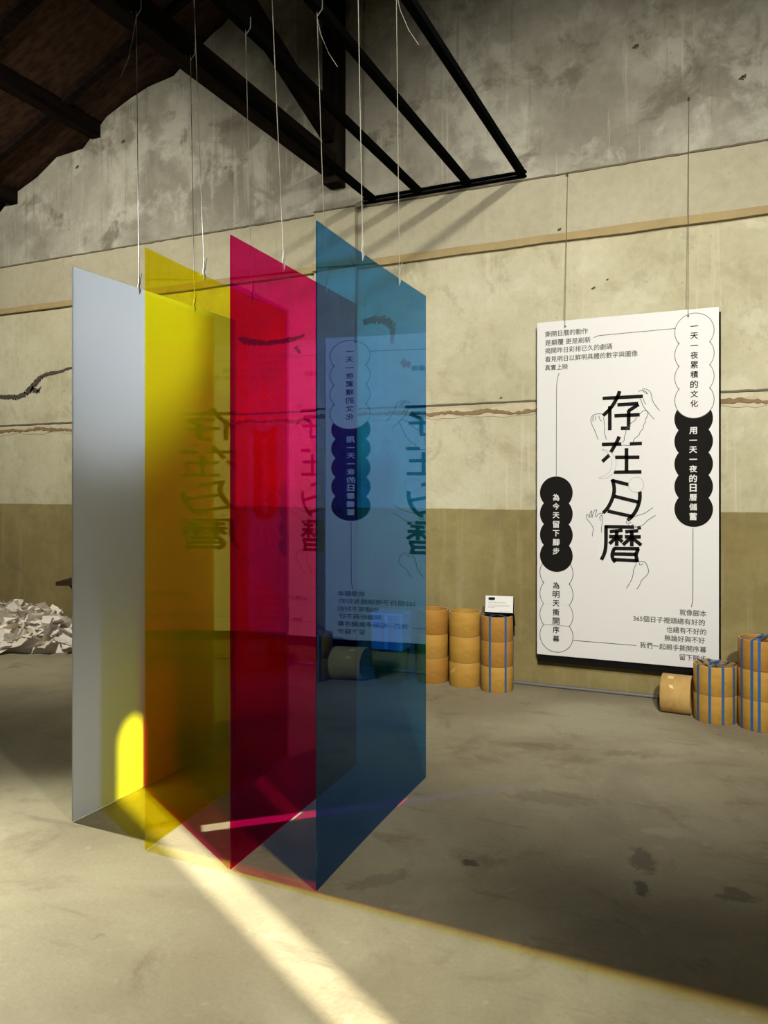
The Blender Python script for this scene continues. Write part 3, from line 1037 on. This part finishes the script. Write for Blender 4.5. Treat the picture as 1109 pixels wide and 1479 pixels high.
for (v, u0, u1, hh) in ((.074, .022, .150, .006), (.056, .022, .178, .0035), (.047, .022, .178, .0035), (.038, .022, .070, .0035), (.012, .10, .172, .0025)):
    pr = MB()
    u = u0
    while u < u1:
        du = .004 + rr.random() * .004
        pr.add([card_pt(u, v, .0045), card_pt(u + du, v, .0045), card_pt(u + du, v + hh, .0045), card_pt(u, v + hh, .0045)], [(0, 1, 2, 3)])
        u += du + .0018
    pr.build('print_line', M['soft'], cd)
tag(cd, 'small white information card on a black easel atop a tube bundle', 'sign')

# conduit along the foot of the wall
cp = MB().tube([(-2.6, 5.765, .014), (-1.7, 5.765, .014), (-1.2, 5.762, .014), (-.6, 5.768, .014), (-.30, 5.765, .014)], .013, 10).build('floor_conduit', M['pipe'])
tag(cp, 'thin grey conduit lying on the floor along the wall under the poster', 'pipe')

# ------------------------------------------------------------------ dark table behind the grey sheet
tb = empty('wooden_table', (-5.49, 5.05, 0), math.radians(24.15))
bevel(MB().box(0, .65, 0, .47, .625, .660).build('tabletop', M['table'], tb), .006)
for (lx, ly_) in ((.26, .07), (.58, .07), (.26, .40), (.58, .40)):
    MB().bar((lx, ly_, 0), (lx, ly_, .625), .055, .055, (0, 1, 0)).build('leg', M['table'], tb)
MB().prism([(.10, .625), (.58, .625), (.58, .53), (.17, .53), (.145, .56)], 'y', .045, .065).build('apron', M['table'], tb)
MB().prism([(.10, .625), (.58, .625), (.58, .53), (.17, .53), (.145, .56)], 'y', .405, .425).build('apron', M['table'], tb)
tag(tb, 'dark wooden table whose corner shows past the grey sheet edge', 'table')

# ------------------------------------------------------------------ heap of torn paper
rnd = random.Random(11)
HX, HY = -6.32, 5.33
HA, HB, HH = 1.00, .42, .33


def heap_z(x, y):
    q = ((x - HX) / HA) ** 2 + ((y - HY) / HB) ** 2
    return max(0, HH * (1 - q) ** .6 if q < 1 else 0)


mound = MB()
NU, NV = 36, 8
vs_ = [(HX, HY, HH * .8)]
for j in range(1, NV + 1):
    for i in range(NU):
        a = 2 * math.pi * i / NU
        rr_ = j / NV
        x, y = HX + HA * .9 * rr_ * math.cos(a), HY + HB * .9 * rr_ * math.sin(a)
        vs_.append((x, y, max(0.002, heap_z(x, y) * .8 + (rnd.random() - .5) * .05) if j < NV else .002))
fs = [(0, 1 + i, 1 + (i + 1) % NU) for i in range(NU)]
for j in range(NV - 1):
    for i in range(NU):
        a_, b_ = 1 + j * NU + i, 1 + j * NU + (i + 1) % NU
        fs.append((a_, a_ + NU, b_ + NU, b_))
mound.add(vs_, fs)
mo_ = mound.build('paper_heap', M['paper'])
mo_['kind'] = 'stuff'
tag(mo_, 'inner mass of the heap of torn white paper on the floor', 'paper')


def scrap(kind, r):
    """one torn, bent piece of paper as a small thin solid"""
    wd = (.05 + r.random() * .05) if kind == 'strip' else (.09 + r.random() * .09)
    ln = (.16 + r.random() * .12) if kind == 'strip' else wd * (.8 + r.random() * .8)
    n = 5
    bend = (r.random() - .3) * 2.6
    cr = (r.random() - .5) * .5
    top = []
    for j in range(n + 1):
        for i in range(n + 1):
            u, v = i / n - .5, j / n - .5
            tear = (r.random() - .5) * .012 if i in (0, n) or j in (0, n) else 0
            taper = 1 - (.55 * (v + .5) if kind == 'point' else 0)
            th = bend * v
            yy = (ln / bend * math.sin(th)) if abs(bend) > .05 else v * ln
            zz = (ln / bend * (1 - math.cos(th))) if abs(bend) > .05 else 0
            top.append((u * wd * taper + tear, yy + tear, zz + cr * u * v * .2 + (r.random() - .5) * .008))
    k = (n + 1) ** 2
    vs2 = top + [(a_, b_, c_ - .0012) for a_, b_, c_ in top]
    f2 = []
    for j in range(n):
        for i in range(n):
            q = j * (n + 1) + i
            f2.append((q, q + 1, q + n + 2, q + n + 1))
            f2.append((k + q, k + q + n + 1, k + q + n + 2, k + q + 1))
    ring = [i for i in range(n)] + [(i + 1) * (n + 1) - 1 for i in range(n)] + [k - 1 - i for i in range(n)] + [(n - i) * (n + 1) for i in range(n)]
    for a_, b_ in zip(ring, ring[1:] + ring[:1]):
        f2.append((a_, k + a_, k + b_, b_))
    return MB().add(vs2, f2)


protos = {}
for kind in ('sheet', 'strip', 'point'):
    protos[kind] = [scrap(kind, rnd) for _ in range(6)]
meshes = {}
PGp = 'torn paper pieces of the heap'
cnt = 0
while cnt < 190:
    a = rnd.random() * 2 * math.pi
    q = math.sqrt(rnd.random())
    x, y = HX + HA * q * math.cos(a), HY + HB * q * math.sin(a)
    if y > HY + .12 or x < -7.1:
        continue
    kind = rnd.choice(('sheet', 'sheet', 'strip', 'point', 'point'))
    idx = rnd.randrange(6)
    mt = 'paper_b' if rnd.random() < .2 else 'paper'
    key = (kind, idx, mt)
    z = heap_z(x, y) * .92 + .02
    if key not in meshes:
        o = protos[kind][idx].build('paper_scrap', M[mt])
        meshes[key] = o
    else:
        o = meshes[key].copy()
        COL.objects.link(o)
    o.location = (x, y, z + .012)
    tl = 1.0 if z > .06 else .45
    o.rotation_euler = (rnd.gauss(.35, .5) * tl, rnd.gauss(0, .45) * tl, rnd.random() * 6.283)
    s_ = .75 + rnd.random() * .5
    o.scale = (s_, s_, s_)
    tag(o, {'paper': 'torn white paper scrap lying among others on the heap', 'paper_b': 'torn cream paper scrap lying among the white ones'}[mt], 'paper', PGp if mt == 'paper' else 'cream torn paper pieces of the heap')
    cnt += 1
pt = MB()
pt.add([(0, 0, 0), (.26, .02, -.05), (.12, .03, -.12), (0, .0, -.20), (0, .0016, 0), (.26, .0216, -.05), (.12, .0316, -.12), (0, .0016, -.20), (.0, 0, .11), (0, .0016, .11)],
       [(8, 0, 1), (0, 3, 2, 1), (9, 5, 4), (4, 5, 6, 7), (8, 1, 5, 9), (1, 2, 6, 5), (2, 3, 7, 6), (3, 0, 4, 7), (0, 8, 9, 4)])
o = pt.build('paper_sheet', M['paper_b'], None, (-6.33, 5.05, .33), (-.15, .12, .35))
tag(o, 'largest torn paper sheet standing up in a point atop the heap', 'paper')
